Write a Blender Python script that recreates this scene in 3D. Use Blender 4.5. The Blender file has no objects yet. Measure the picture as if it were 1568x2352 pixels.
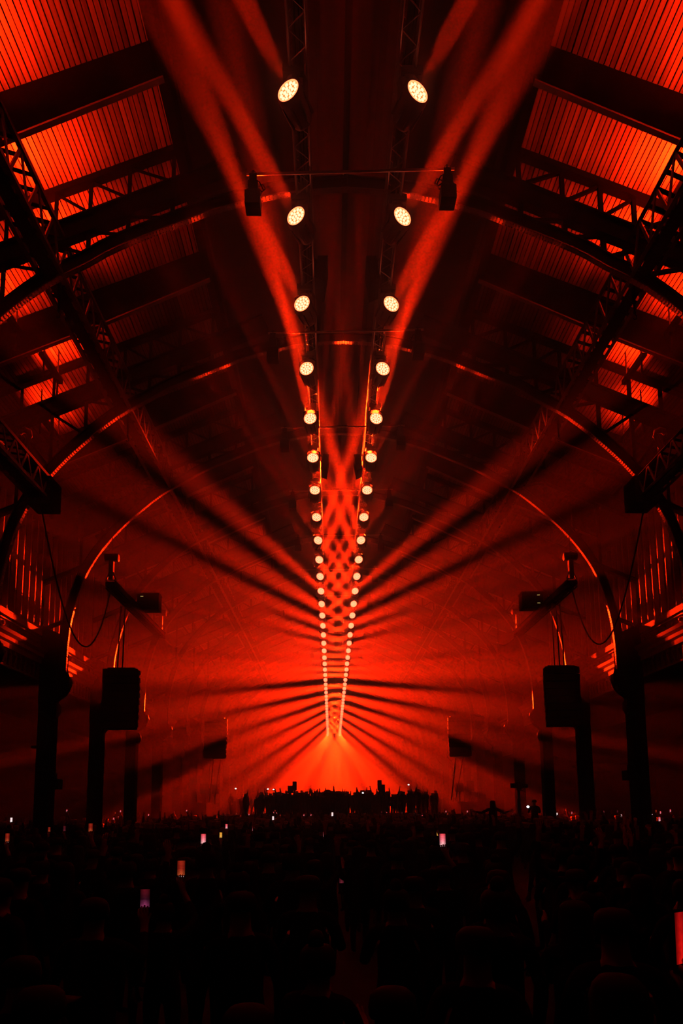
import bpy, bmesh, math, random
from mathutils import Vector, Matrix, Quaternion
random.seed(7)
S = bpy.context.scene
COL = S.collection
PI = math.pi

# ------------------------------------------------------------------ camera
F, PX, PY = 1500.0, 784.0, 1668.0                    # focal length and principal point in photograph pixels
YAW, PITCH, ROLL = math.radians(.92), math.radians(6.9), math.radians(.5)
CP = Vector((-.46, 0, 2.3))
FW = Vector((math.sin(YAW)*math.cos(PITCH), math.cos(YAW)*math.cos(PITCH), math.sin(PITCH)))
_r0 = Vector((math.cos(YAW), -math.sin(YAW), 0)); _u0 = _r0.cross(FW)
RT = math.cos(ROLL)*_r0 - math.sin(ROLL)*_u0
UP = math.sin(ROLL)*_r0 + math.cos(ROLL)*_u0
cam = bpy.data.cameras.new('camera'); camo = bpy.data.objects.new('camera', cam); COL.objects.link(camo)
camo.matrix_world = Matrix(((RT.x, UP.x, -FW.x, CP.x), (RT.y, UP.y, -FW.y, CP.y), (RT.z, UP.z, -FW.z, CP.z), (0, 0, 0, 1)))
cam.sensor_fit = 'VERTICAL'; cam.sensor_height = 36.0; cam.sensor_width = 24.0
cam.lens = F/2352*36; cam.shift_x = 0; cam.shift_y = (PY-1176)/2352
cam.clip_end = 400; cam.clip_start = .05
S.camera = camo
def ray(px, py): return FW + RT*(px-PX)/F - UP*(py-PY)/F
def at(px, py, Y): d = ray(px, py); return CP + d*((Y-CP.y)/d.y)

# ------------------------------------------------------------------ world, exposure, light
w = bpy.data.worlds.new('world'); S.world = w; w.use_nodes = True
w.node_tree.nodes['Background'].inputs[0].default_value = (.0, .0, .0, 1)
w.node_tree.nodes['Background'].inputs[1].default_value = 0
S.view_settings.view_transform = 'Standard'; S.view_settings.look = 'None'
S.view_settings.exposure = 0.0; S.view_settings.gamma = 1; S.view_settings.use_curve_mapping = False
cy = S.cycles
cy.max_bounces = 3; cy.diffuse_bounces = 1; cy.glossy_bounces = 1; cy.transmission_bounces = 2; cy.volume_bounces = 0
cy.transparent_max_bounces = 4; cy.use_light_tree = True; cy.use_denoising = True
cy.sample_clamp_direct = 0; cy.sample_clamp_indirect = 4
cy.use_adaptive_sampling = False
RED = (1.0, .015, .001)
HAZE_DENSITY, HAZE_G = .014, .75
BEAM_W = 650000.0
def spot(name, loc, d, power, deg, blend, r, color=RED):
    l = bpy.data.lights.new(name, 'SPOT'); l.energy = power; l.color = color
    l.spot_size = math.radians(deg); l.spot_blend = blend; l.shadow_soft_size = r
    o = bpy.data.objects.new(name, l); COL.objects.link(o); o.location = loc
    o.rotation_euler = Vector(d).to_track_quat('-Z', 'Y').to_euler()
    return o
# LED battens lying on top of the purlin girders (built further down) wash the roof boards from close by
BATTENS = [(y0, y1, x, p) for (y0, y1, x, p) in ((5.4, 8.2, 7.1, 520), (8.9, 10.7, 7.1, 430), (11.8, 12.95, 7.1, 330), (13.9, 14.7, 7.1, 170), (14.0, 16.0, 8.6, 130), (16.8, 18.1, 8.4, 150), (18.9, 20.6, 9.4, 70))]
def batten_light(s, y0, y1, x, p):
    l = bpy.data.lights.new('batten_glow', 'AREA'); l.shape = 'RECTANGLE'; l.size = .08; l.size_y = y1-y0; l.energy = p; l.color = (1, .016, .001); l.spread = math.radians(114)
    o = bpy.data.objects.new('batten_glow', l); COL.objects.link(o); o.location = (s*x, (y0+y1)/2, 15.33-.42*(x-7.3)); o.rotation_euler = (PI, -s*math.radians(20 if x < 8 else 0), 0)
for _s in (-1, 1):
    for _b in BATTENS: batten_light(_s, *_b)

# ------------------------------------------------------------------ materials
def mat(name, col, rough=.6, metal=0.0, noise=0.0, scale=8.0, bump=0.0, vary=0.0, stretch=None):
    m = bpy.data.materials.new(name); m.use_nodes = True
    nt = m.node_tree; b = nt.nodes['Principled BSDF']
    b.inputs['Base Color'].default_value = (*col, 1); b.inputs['Roughness'].default_value = rough; b.inputs['Metallic'].default_value = metal
    if noise or vary or bump:
        tc = nt.nodes.new('ShaderNodeTexCoord'); mp = nt.nodes.new('ShaderNodeMapping'); nt.links.new(tc.outputs['Object'], mp.inputs[0])
        if stretch: mp.inputs['Scale'].default_value = stretch
        oi = nt.nodes.new('ShaderNodeObjectInfo')
        n = nt.nodes.new('ShaderNodeTexNoise'); n.inputs['Scale'].default_value = scale; n.inputs['Detail'].default_value = 4
        ad = nt.nodes.new('ShaderNodeVectorMath'); ad.operation = 'ADD'
        cr = nt.nodes.new('ShaderNodeVectorMath'); cr.operation = 'SCALE'; cr.inputs['Scale'].default_value = 37
        cb = nt.nodes.new('ShaderNodeCombineXYZ')
        for i in range(3): nt.links.new(oi.outputs['Random'], cb.inputs[i])
        nt.links.new(cb.outputs[0], cr.inputs[0]); nt.links.new(mp.outputs[0], ad.inputs[0]); nt.links.new(cr.outputs[0], ad.inputs[1])
        nt.links.new(ad.outputs[0], n.inputs['Vector'])
        ma = nt.nodes.new('ShaderNodeMapRange'); ma.inputs[3].default_value = 1-noise; ma.inputs[4].default_value = 1+noise
        ma.inputs[1].default_value = .3; ma.inputs[2].default_value = .7
        nt.links.new(n.outputs[0], ma.inputs[0])
        mv = nt.nodes.new('ShaderNodeMapRange'); mv.inputs[3].default_value = 1-vary; mv.inputs[4].default_value = 1+vary
        nt.links.new(oi.outputs['Random'], mv.inputs[0])
        mu = nt.nodes.new('ShaderNodeMath'); mu.operation = 'MULTIPLY'
        nt.links.new(ma.outputs[0], mu.inputs[0]); nt.links.new(mv.outputs[0], mu.inputs[1])
        hs = nt.nodes.new('ShaderNodeVectorMath'); hs.operation = 'SCALE'; hs.inputs[0].default_value = col
        nt.links.new(mu.outputs[0], hs.inputs['Scale']); nt.links.new(hs.outputs[0], b.inputs['Base Color'])
        if bump:
            bp = nt.nodes.new('ShaderNodeBump'); bp.inputs['Strength'].default_value = bump; bp.inputs['Distance'].default_value = .01
            nt.links.new(n.outputs[0], bp.inputs['Height']); nt.links.new(bp.outputs[0], b.inputs['Normal'])
    return m
def emit(name, col, s):
    m = bpy.data.materials.new(name); m.use_nodes = True; nt = m.node_tree; nt.nodes.clear()
    e = nt.nodes.new('ShaderNodeEmission'); e.inputs[0].default_value = (*col, 1); e.inputs[1].default_value = s
    o = nt.nodes.new('ShaderNodeOutputMaterial'); nt.links.new(e.outputs[0], o.inputs[0]); m.cycles.emission_sampling = 'NONE'
    return m
M = dict(
    iron=mat('painted_iron', (.004, .0036, .0034), .75, .0, .2, 6),
    column=mat('column_iron', (.004, .004, .004), .8),
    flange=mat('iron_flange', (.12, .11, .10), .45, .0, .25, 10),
    board=mat('roof_board_wood', (.20, .155, .115), .7, 0, .28, 2.2, .3, .42, (9, .7, 9)),
    backing=mat('roof_deck_wood', (.04, .03, .025), .85, 0, .2, 3),
    lantern=mat('lantern_wood', (.02, .018, .016), .85, 0, .2, 3),
    edge=mat('lit_edge_flange', (.3, .27, .25), .5),  # rafter's lit lower edge put into the colour: paler than its web
    black=mat('black_metal', (.012, .012, .013), .45, .0, .2, 20),
    blackp=mat('black_plastic', (.008, .008, .009), .6),
    alu=mat('truss_aluminium', (.16, .155, .15), .4, .7, .15, 20),
    chrome=mat('steel_pipe', (.42, .41, .40), .3, .8),
    wall=mat('plaster_wall', (.05, .045, .04), .85, 0, .2, 2),
    stone=mat('cornice_plaster', (.2, .18, .16), .75, 0, .2, 5),
    dark=mat('dark_panel', (.03, .03, .032), .8, 0, .2, 3),
    floor=mat('concrete_floor', (.02, .019, .018), .7, 0, .25, 1.2),
    glass=mat('dark_window_glass', (.02, .02, .022), .15),
    rubber=mat('cable_rubber', (.01, .01, .01), .6),
    skin=mat('skin', (.34, .22, .16), .6),
    cloth=mat('dark_clothing', (.008, .008, .01), .9, 0, .2, 9, 0, .5),
    trousers=mat('dark_trousers', (.008, .008, .01), .9),
    hair=mat('dark_hair', (.008, .006, .005), .7),
    led=emit('led_lens_glow', (1.0, .13, .075), 10.0),
    ledgap=emit('led_reflector_glow', (1.0, .085, .014), 4.5),
    ledring=emit('lens_rim_glow', (1.0, .12, .04), 6.0),
    indic=emit('indicator_glow', (1.0, .7, .2), .35),
)
for k, sp_ in (('iron', .06), ('column', .04), ('black', .12), ('blackp', .12), ('rubber', .1), ('cloth', .05), ('hair', .15), ('trousers', .05), ('dark', .1), ('backing', .1), ('lantern', .1)):
    M[k].node_tree.nodes['Principled BSDF'].inputs['Specular IOR Level'].default_value = sp_
for k in ('iron', 'column', 'rubber', 'blackp', 'dark'):      # dead matt: no grazing sheen
    nt = M[k].node_tree; p_ = nt.nodes['Principled BSDF']; d_ = nt.nodes.new('ShaderNodeBsdfDiffuse')
    d_.inputs['Color'].default_value = p_.inputs['Base Color'].default_value
    if p_.inputs['Base Color'].links: nt.links.new(p_.inputs['Base Color'].links[0].from_socket, d_.inputs['Color'])
    nt.links.new(d_.outputs[0], nt.nodes['Material Output'].inputs[0])
# ------------------------------------------------------------------ mesh helpers
class MB:
    def __init__(s): s.v = []; s.f = []; s.m = []
    def add(s, vs, fs, mi=0):
        o = len(s.v); s.v += [tuple(v) for v in vs]; s.f += [tuple(i+o for i in f) for f in fs]; s.m += [mi]*len(fs)
    def box(s, x0, x1, y0, y1, z0, z1, mi=0, mtx=None):
        vs = [Vector((x, y, z)) for z in (z0, z1) for y in (y0, y1) for x in (x0, x1)]
        if mtx: vs = [mtx @ v for v in vs]
        s.add(vs, [(0, 2, 3, 1), (4, 5, 7, 6), (0, 1, 5, 4), (2, 6, 7, 3), (0, 4, 6, 2), (1, 3, 7, 5)], mi)
    def bar(s, p, q, a, b=None, mi=0, n=Vector((0, 1, 0))):
        s.box(-a/2, a/2, -(b or a)/2, (b or a)/2, 0, (Vector(q)-Vector(p)).length, mi, frame(p, q, n))
    def ring(s, c, ax, ay, r, n): return [c + ax*(r*math.cos(2*PI*i/n)) + ay*(r*math.sin(2*PI*i/n)) for i in range(n)]
    def lathe(s, prof, n=16, mtx=None, cap=True, mi=0):
        vs = []; fs = []
        for (r, z) in prof: vs += [Vector((r*math.cos(2*PI*i/n), r*math.sin(2*PI*i/n), z)) for i in range(n)]
        for k in range(len(prof)-1):
            for i in range(n): j = (i+1) % n; fs.append((k*n+i, k*n+j, (k+1)*n+j, (k+1)*n+i))
        if cap: fs.append(tuple(range(n-1, -1, -1))); fs.append(tuple((len(prof)-1)*n+i for i in range(n)))
        if mtx: vs = [mtx @ v for v in vs]
        s.add(vs, fs, mi)
    def tube(s, pts, r, n=6, mi=0):
        pts = [Vector(p) for p in pts]; vs = []; fs = []
        for k, p in enumerate(pts):
            t = (pts[min(k+1, len(pts)-1)]-pts[max(k-1, 0)]).normalized()
            a = t.cross(Vector((.13, .31, .94))); a = a.normalized() if a.length > 1e-4 else t.orthogonal().normalized(); b = t.cross(a)
            vs += s.ring(p, a, b, r[k] if isinstance(r, (list, tuple)) else r, n)
        for k in range(len(pts)-1):
            for i in range(n): j = (i+1) % n; fs.append((k*n+i, k*n+j, (k+1)*n+j, (k+1)*n+i))
        fs.append(tuple(range(n-1, -1, -1))); fs.append(tuple((len(pts)-1)*n+i for i in range(n)))
        s.add(vs, fs, mi)
    def sweep(s, pts, prof, mi=0):
        """extrude a closed (a, b) profile along a polyline lying in an x-z plane; a runs along the in-plane normal, b along y"""
        vs = []; fs = []; n = len(prof)
        for k, p in enumerate(pts):
            t = (pts[min(k+1, len(pts)-1)]-pts[max(k-1, 0)]).normalized(); nn = Vector((-t.z, 0, t.x))
            vs += [p + nn*a + Vector((0, b, 0)) for a, b in prof]
        for k in range(len(pts)-1):
            for i in range(n): j = (i+1) % n; fs.append((k*n+i, k*n+j, (k+1)*n+j, (k+1)*n+i))
        fs.append(tuple(range(n-1, -1, -1))); fs.append(tuple((len(pts)-1)*n+i for i in range(n)))
        s.add(vs, fs, mi)
    def mesh(s, name, mats, smooth=False):
        me = bpy.data.meshes.new(name); me.from_pydata([tuple(v) for v in s.v], [], s.f)
        for m in (mats if isinstance(mats, (list, tuple)) else [mats]): me.materials.append(m)
        for p, i in zip(me.polygons, s.m): p.material_index = i; p.use_smooth = smooth
        bm = bmesh.new(); bm.from_mesh(me); bmesh.ops.recalc_face_normals(bm, faces=bm.faces); bm.to_mesh(me); bm.free()
        return me
    def build(s, name, mats, parent=None, smooth=False, **k): return obj(name, s.mesh(name, mats, smooth), parent, **k)
def frame(p, q, n=Vector((0, 1, 0))):
    p = Vector(p); z = (Vector(q)-p).normalized(); y = Vector(n) - z*z.dot(n)
    if y.length < 1e-3: y = z.orthogonal()
    y.normalize(); x = y.cross(z)
    return Matrix(((x.x, y.x, z.x, p.x), (x.y, y.y, z.y, p.y), (x.z, y.z, z.z, p.z), (0, 0, 0, 1)))
def obj(name, data, parent=None, loc=None, mtx=None, **props):
    o = bpy.data.objects.new(name, data); COL.objects.link(o)
    if parent: o.parent = parent
    if mtx is not None: o.matrix_local = mtx
    elif loc is not None: o.location = loc
    for k, v in props.items(): o[k] = v
    return o
def thing(name, label, cat, loc=(0, 0, 0), group=None):
    o = obj(name, None, None, loc, label=label, category=cat); o.empty_display_size = .1
    if group: o['group'] = group
    return o
def tag(o, label, cat, group=None):
    o['label'] = label; o['category'] = cat
    if group: o['group'] = group
    return o
# unit members (along +z, length 1), placed with a matrix so that alike pieces share mesh data
def unit(kind, m, name):
    b = MB()
    if kind == 'flat': b.box(-.5, .5, -.5, .5, 0, 1)
    elif kind == 'ibeam':
        for (x0, x1, y0, y1) in ((-.5, -.42, -.5, .5), (.42, .5, -.5, .5), (-.42, .42, -.12, .12)): b.box(x0, x1, y0, y1, 0, 1)
    elif kind == 'angle':
        b.box(-.5, .5, -.5, -.32, 0, 1); b.box(-.5, -.32, -.32, .5, 0, 1)
    elif kind == 'tube': b.lathe([(.5, 0), (.5, 1)], 8)
    return b.mesh(name, m)
U = {}
def member(name, p, q, a, b, kind='flat', m='iron', parent=None, n=Vector((0, 1, 0))):
    k = (kind, m)
    if k not in U: U[k] = unit(kind, M[m], kind+'_member')
    p = Vector(p); L = (Vector(q)-p).length
    return obj(name, U[k], parent, mtx=frame(p, q, n) @ Matrix.Diagonal((a, b, L, 1)))
ORD = ['first', 'second', 'third', 'fourth', 'fifth', 'sixth', 'seventh', 'eighth', 'ninth', 'tenth', 'eleventh', 'twelfth', 'thirteenth', 'fourteenth', 'fifteenth', 'sixteenth', 'seventeenth', 'eighteenth', 'nineteenth', 'twentieth']
TENS = {2: 'twenty', 3: 'thirty', 4: 'forty'}
def ordinal(i):
    i += 1
    if i <= 20: return ORD[i-1]
    t, u = divmod(i, 10)
    return {2: 'twentieth', 3: 'thirtieth', 4: 'fortieth'}[t] if u == 0 else TENS[t]+'-'+ORD[u-1]
SIDE = {-1: 'left', 1: 'right'}

# ------------------------------------------------------------------ the setting
YB, YF = -9.0, 122.0                                  # back and far end of the hall
XW, XO = 11.05, 17.5                                  # clerestory wall, outer aisle wall
ARCH_Y = [8.5+5*k for k in range(23)]
def zroof(x): return 16.25 + .42*(7-abs(x))
b = MB(); b.box(-XO-.5, XO+.5, YB, YF, -.3, 0); b.build('floor', M['floor'], kind='structure')
b = MB()
XL = 3.9
for s in (-1, 1):
    p0, p1 = Vector((s*XL, YB, zroof(XL)+.06)), Vector((s*(XW+.4), YB, zroof(XW+.4)+.06))
    for a, c in ((p0, p1),):
        dz = Vector((0, 0, .25)); dy = Vector((0, YF-YB, 0))
        vs = [a, c, c+dz, a+dz]; vs = vs+[v+dy for v in vs]
        b.add(vs, [(0, 1, 2, 3), (7, 6, 5, 4), (0, 4, 5, 1), (1, 5, 6, 2), (2, 6, 7, 3), (3, 7, 4, 0)])
ceil = b.build('ceiling', M['backing'], kind='structure')
b = MB()
for s in (-1, 1):
    b.box(min(s*XL, s*(XL+.15)), max(s*XL, s*(XL+.15)), YB, YF, zroof(XL), zroof(XL)+1.3)
    vs = [Vector((s*(XL+.15), YB, zroof(XL)+1.3)), Vector((0, YB, zroof(XL)+2.5)), Vector((0, YB, zroof(XL)+2.7)), Vector((s*(XL+.15), YB, zroof(XL)+1.5))]
    vs += [v+Vector((0, YF-YB, 0)) for v in vs]
    b.add(vs, [(0, 1, 2, 3), (7, 6, 5, 4), (0, 4, 5, 1), (1, 5, 6, 2), (2, 6, 7, 3), (3, 7, 4, 0)])
b.build('ridge_lantern', M['lantern'], ceil)
# roof boards, each a plank of its own, laid along the hall
BW = .115; N = int((XW-.1-XL)/(BW*math.cos(math.atan(.42))))
b = MB(); b.box(-BW/2+.011, BW/2-.011, 0, 1, 0, .03); pl = b.mesh('plank', M['board'])
sl = math.atan(.42)
for s in (-1, 1):
    for i in range(N):
        x = XL+.05+(i+.5)*BW*math.cos(sl)
        m = Matrix.Translation((s*x, 2.0, zroof(x)+.02-random.random()*.014)) @ Matrix.Rotation(s*sl, 4, 'Y') @ Matrix.Diagonal((1, 50, 1, 1))
        obj('plank', pl, ceil, mtx=m)
# longitudinal timbers under the lantern
b = MB()
for x in (-XL+.15, XL-.15): b.box(x-.11, x+.11, YB, YF, zroof(XL)-.75, zroof(XL)-.25)
for x in (-.75, 0, .75): b.box(x-.07, x+.07, YB, YF, zroof(XL)+.6, zroof(XL)+.85)
b.build('lantern_beams', M['iron'], ceil)['kind'] = 'stuff'
# walls
for s in (-1, 1):
    X = s*XW
    wl = obj('wall_'+SIDE[s], None, None, (0, 0, 0), kind='structure')
    b = MB()
    def bx(mb, xa, xb, *r): mb.box(min(s*xa, s*xb), max(s*xa, s*xb), *r)
    bx(b, XW, XW+.3, YB, YF, 7.2, 8.7); bx(b, XW, XW+.3, YB, YF, 12.6, 15.0); bx(b, XW+.32, XW+.4, YB, YF, 8.6, 12.7)
    b.build('wall_panel', M['wall'], wl)
    b = MB(); bx(b, XO, XO+.3, YB, YF, 0, 7.4); bx(b, XW, XO+.3, YB, YF, 7.2, 7.5); b.build('aisle_shell', M['dark'], wl)
    # sill, fillet, crown moulding: long mouldings, one part each
    for nm, prof in (('crown_moulding', [(0, 7.45), (.16, 7.45), (.16, 7.62), (.24, 7.68), (.24, 7.8), (.34, 7.88), (.38, 7.98), (0, 7.98)]), ('fillet', [(0, 8.36), (.12, 8.36), (.12, 8.41), (0, 8.41)]), ('fascia', [(0, 7.98), (.06, 7.98), (.06, 8.36), (0, 8.36)]), ('lower_rail', [(0, 6.86), (.1, 6.86), (.1, 6.93), (0, 6.93)])):
        b = MB(); n = len(prof); vs = [Vector((s*(XW-a), y, z)) for y in (YB, YF) for a, z in prof]
        b.add(vs, [tuple(range(n)), tuple(range(2*n-1, n-1, -1))]+[(i, (i+1) % n, n+(i+1) % n, n+i) for i in range(n)])
        b.build(nm, M['stone'], wl)
    b = MB(); bx(b, XW-.03, XW+.2, YB, YF, 6.9, 7.2); b.build('backing_panel', M['dark'], wl)
    bl = MB(); bx(bl, 0, .06, -.06, .06, 7.34, 7.45); bx(bl, 0, .06, -.06, .06, 6.93, 7.0)
    bl.bar((-s*-.03, -.05, 6.98), (-s*-.03, .09, 7.36), .05, .05); bl.bar((s*.03, .1, 6.98), (s*.03, .1, 7.36), .05, .05)
    blm = bl.mesh('bracket', M['stone'])
    y = 14.0
    while y < 45: obj('bracket', blm, wl, (X-s*.1, y, 0)); y += .34
    dm = MB(); dm.lathe([(.075, 0), (.07, .05), (.03, .075)], 10, Matrix.Rotation(-s*PI/2, 4, 'Y')); dmm = dm.mesh('rosette', M['stone'])
    y = 14.1
    while y < 45: obj('rosette', dmm, wl, (X-s*.06, y, 8.24)); y += .5
    mm = MB(); bx(mm, -.10, .08, -.035, .035, 8.66, 12.6); mum = mm.mesh('mullion', M['stone'])
    b = MB(); bx(b, XW-.02, XW+.1, ARCH_Y[5], YF, 8.6, 12.7); bx(b, XW-.02, XW+.1, YB, ARCH_Y[1], 8.6, 12.7); b.build('blind_panel', M['wall'], wl)
    for k in range(1, 5):
        y0, y1 = ARCH_Y[k]+.35, ARCH_Y[k+1]-.35
        wn = obj('window_%d' % (k if s < 0 else k+20), None, None, (X, 0, 0), kind='structure')
        n = 9
        for i in range(n+1): obj('mullion', mum, wn, (0, y0+(y1-y0)*i/n, 0))
        b = MB(); bx(b, .06, .08, y0, y1, 8.66, 12.6); b.build('pane', M['wall'], wn)
        b = MB(); bx(b, -.2, .05, y0, y1, 8.45, 8.66); b.build('window_sill', M['stone'], wn)
    for k in range(8): 
        b = MB(); bx(b, -.22, .05, ARCH_Y[k+1]-.12, ARCH_Y[k+1]+.1, 8.45, 8.68); b.build('pier_block', M['stone'], wl, loc=(X, 0, 0))
b = MB(); b.box(-XO-.5, XO+.5, YF, YF+.3, 0, 21); b.build('wall_far', M['dark'], kind='structure')
b = MB(); b.box(-XO-.5, XO+.5, YB-.3, YB, 0, 21); b.build('wall_back', M['dark'], kind='structure')

# ------------------------------------------------------------------ iron arches and rafters
AP = [(10.1, 7.2), (10.09, 7.9), (10.02, 8.9), (9.85, 9.75), (9.55, 10.75), (9.1, 11.6), (8.5, 12.4), (7.8, 13.12), (6.8, 13.98), (5.9, 14.5), (5.2, 14.93), (3.7, 15.6), (2.9, 15.92), (1.5, 16.3), (0, 16.45)]
def interp(x):
    for (x0, z0), (x1, z1) in zip(AP, AP[1:]):
        if x1 <= x <= x0: return z0+(z1-z0)*(x0-x)/(x0-x1)
    return AP[-1][1]
def arch_pts(s):
    P = [Vector((s*x, 0, z)) for x, z in AP]; out = []
    for i in range(len(P)-1):
        p0, p1, p2, p3 = P[max(i-1, 0)], P[i], P[i+1], P[min(i+2, len(P)-1)]
        for t in (0, .33, .66): out.append(.5*((2*p1)+(p2-p0)*t+(2*p0-5*p1+4*p2-p3)*t*t+(3*p1-p0-3*p2+p3)*t**3))
    return out+[P[-1]]
def zband(x): return 14.97 + .436*(6.59-abs(x))       # underside of the deep girder
RIB = {}; GIRD = {}
for s in (-1, 1):
    pts = arch_pts(s); q = -1 if s < 0 else 1
    # a>0 lies outside/above the curve
    sg = 1 if (Vector((-(pts[1]-pts[0]).z, 0, 0)).x*s > 0) else -1
    b = MB(); b.sweep(pts, [(0, -.04), (sg*.24, -.04), (sg*.24, .04), (0, .04)]); b.sweep(pts, [(sg*.24, -.09), (sg*.28, -.09), (sg*.28, .09), (sg*.24, .09)])
    w_ = b.mesh('arch_rib', M['iron'])
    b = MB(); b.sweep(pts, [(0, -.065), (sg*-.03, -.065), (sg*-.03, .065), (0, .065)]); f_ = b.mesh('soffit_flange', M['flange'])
    b = MB()
    for i in range(len(pts)-1):
        L = (pts[i+1]-pts[i]).length; n = max(1, int(L/.075))
        for j in range(n):
            c = pts[i].lerp(pts[i+1], (j+.5)/n); t = (pts[i+1]-pts[i]).normalized(); nn = Vector((-t.z, 0, t.x))*sg
            for dy in (-.042, .042):
                m = frame(c-nn*.03+Vector((0, dy, 0)), c-nn*.2+Vector((0, dy, 0)))
                b.lathe([(.016, 0), (.012, .012), (.004, .015)], 5, m)
    r_ = b.mesh('rivet_heads', M['flange'])
    RIB[s] = (w_, f_, r_)
arches = []
for k, Y in enumerate(ARCH_Y):
    if k == 0: continue
    where = {1: 'nearest in view, its feet outside the frame', 2: 'its feet meeting the dark scroll brackets', 3: 'standing on the two big dark columns', 4: 'faint in the haze behind the loudspeaker clusters'}.get(k, ordinal(k-1)+' from the camera, dim in haze')
    t = thing('iron_arch', 'riveted iron arch spanning the hall, '+where, 'arch', (0, Y, 0), 'iron roof arches')
    for s in (-1, 1):
        w_, f_, r_ = RIB[s]
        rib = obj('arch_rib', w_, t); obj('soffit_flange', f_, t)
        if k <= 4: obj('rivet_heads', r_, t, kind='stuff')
        # deep girder and top chord
        xe = 11.0 if k < 6 else 11.0
        member('girder', (s*2.4, 0, zband(2.4)+.25), (s*xe, 0, zband(xe)+.25), .5, .22, 'ibeam', 'iron', t)
        if k <= 8:
            member('top_chord', (s*XL, 0, zroof(XL)-.10), (s*XW, 0, zroof(XW)-.10), .14, .2, 'flat', 'iron', t)
            xs = [4.0, 5.0, 5.88, 6.65, 7.75, 8.75, 9.7]
            for i, x in enumerate(xs):
                zt = zband(x); zb = interp(min(x, 10.0))+.2
                if zt-zb > .15:
                    member('strut', (s*x, 0, zb), (s*x, 0, zt), .1, .1, 'angle', 'iron', t)
                    if i: member('diagonal_brace', (s*x, 0, zt), (s*xs[i-1], 0, interp(xs[i-1])+.2), .08, .07, 'angle', 'iron', t)
                if zroof(x)-.2-(zt+.5) > .1: member('strut', (s*x, .02, zt+.5), (s*x, .02, zroof(x)-.15), .09, .09, 'angle', 'iron', t)
                if i and x < 8: member('diagonal_brace', (s*x, .02, zroof(x)-.15), (s*xs[i-1], .02, zband(xs[i-1])+.5), .07, .07, 'angle', 'iron', t)
            # tie into the gallery wall
            member('wall_tie', (s*9.4, 0, 11.25), (s*XW, 0, 10.55), .16, .16, 'ibeam', 'iron', t)
            member('wall_tie', (s*10.0, 0, 9.2), (s*XW, 0, 8.75), .12, .12, 'ibeam', 'iron', t)
    # pendant rod with a hook where the purlin girder crosses
    if k <= 2:
        for s in (-1, 1):
            b = MB(); x = s*6.5
            b.lathe([(.05, 0), (.045, -.15), (.02, -.6), (.035, -.62), (.012, -.66)], 8, Matrix.Translation((x, 0, 13.98)))
            b.tube([(x, 0, 13.32), (x+.04, 0, 13.27), (x+.03, 0, 13.2), (x-.02, 0, 13.18), (x-.04, 0, 13.22)], .012)
            b.build('pendant_hook', M['iron'], t)
# intermediate solid rafters
for k in range(12):
    Y = 11.4+5*(k-.0)
    for s in (-1, 1):
        wr = ['nearest in view, with lit lower edge', 'in the bay behind the nearest arch', 'in the bay behind the scroll brackets', 'faint in the bay behind the loudspeaker cluster'][k] if k < 4 else ordinal(k)+' from the camera, lost in haze'
        t = thing('roof_rafter', '%s solid roof rafter, %s' % (SIDE[s], wr), 'rafter', (0, Y, 0), 'roof rafters')
        z = lambda x: 15.29+.47*(6.69-abs(x))
        x0, x1 = XL-.2, 11.0
        b = MB(); vs = [Vector((s*x, y, zz)) for y in (-.05, .05) for x, zz in ((x0, z(x0)), (6.75, z(6.75)), (x1, z(x1)+.15), (x1, zroof(x1)-.02), (x0, zroof(x0)-.02))]
        b.add(vs, [(0, 1, 2, 3, 4), (9, 8, 7, 6, 5)]+[(i, (i+1) % 5, 5+(i+1) % 5, 5+i) for i in range(5)]); b.build('rafter_web', M['iron'], t)
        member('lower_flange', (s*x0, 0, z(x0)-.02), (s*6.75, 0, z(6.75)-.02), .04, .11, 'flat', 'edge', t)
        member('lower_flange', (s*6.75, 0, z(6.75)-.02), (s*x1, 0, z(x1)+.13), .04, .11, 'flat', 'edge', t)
        b = MB(); b.tube([(s*6.78, -.1, z(6.75)-.04+.0), (s*6.9, -.1, z(6.75)-.12), (s*6.95, -.1, z(6.75)-.35), (s*6.95, -.1, z(6.75)-1.0)], .04); b.build('knee_bracket', M['flange'], t)
# longitudinal lattice girders at the purlin line and the shorter lower pair
def lattice(s, x, z0, z1, y0, y1, step, label, wd=.52):
    t = thing('lattice_girder', label, 'girder', (s*x, 0, 0), 'lattice girders along the roof')
    for dx in (-wd/2, wd/2):
        for z in (z0, z1):
            member('chord', (dx, y0, z), (dx, y1, z), .09, .09, 'angle', 'flange', t, Vector((0, 0, 1)))
    member('web_plate', (0, y0, z0-.02), (0, y1, z0-.02), .04, wd*.55, 'flat', 'iron', t, Vector((1, 0, 0)))
    n = int((y1-y0)/step); lim = 40
    rest = MB()
    for i in range(n):
        y = y0+i*step
        for dx, sg in ((-wd/2, 1), (wd/2, -1)):
            p, q = ((dx, y, z0), (dx, y+step, z1)) if i % 2 == 0 else ((dx, y, z1), (dx, y+step, z0))
            if i < lim: member('lattice_bar', p, q, .07, .03, 'flat', 'flange', t, Vector((1, 0, 0)))
            else: rest.bar(p, q, .07, .03, 0, Vector((1, 0, 0)))
        for z in (z0, z1):
            p, q = ((-wd/2, y, z), (wd/2, y+step*.5, z))
            if i < lim: member('batten', p, q, .09, .02, 'flat', 'iron', t, Vector((0, 0, 1)))
            else: rest.bar(p, q, .09, .02, 0, Vector((0, 0, 1)))
    if rest.v: rest.build('far_lattice', M['iron'], t, kind='stuff')
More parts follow.
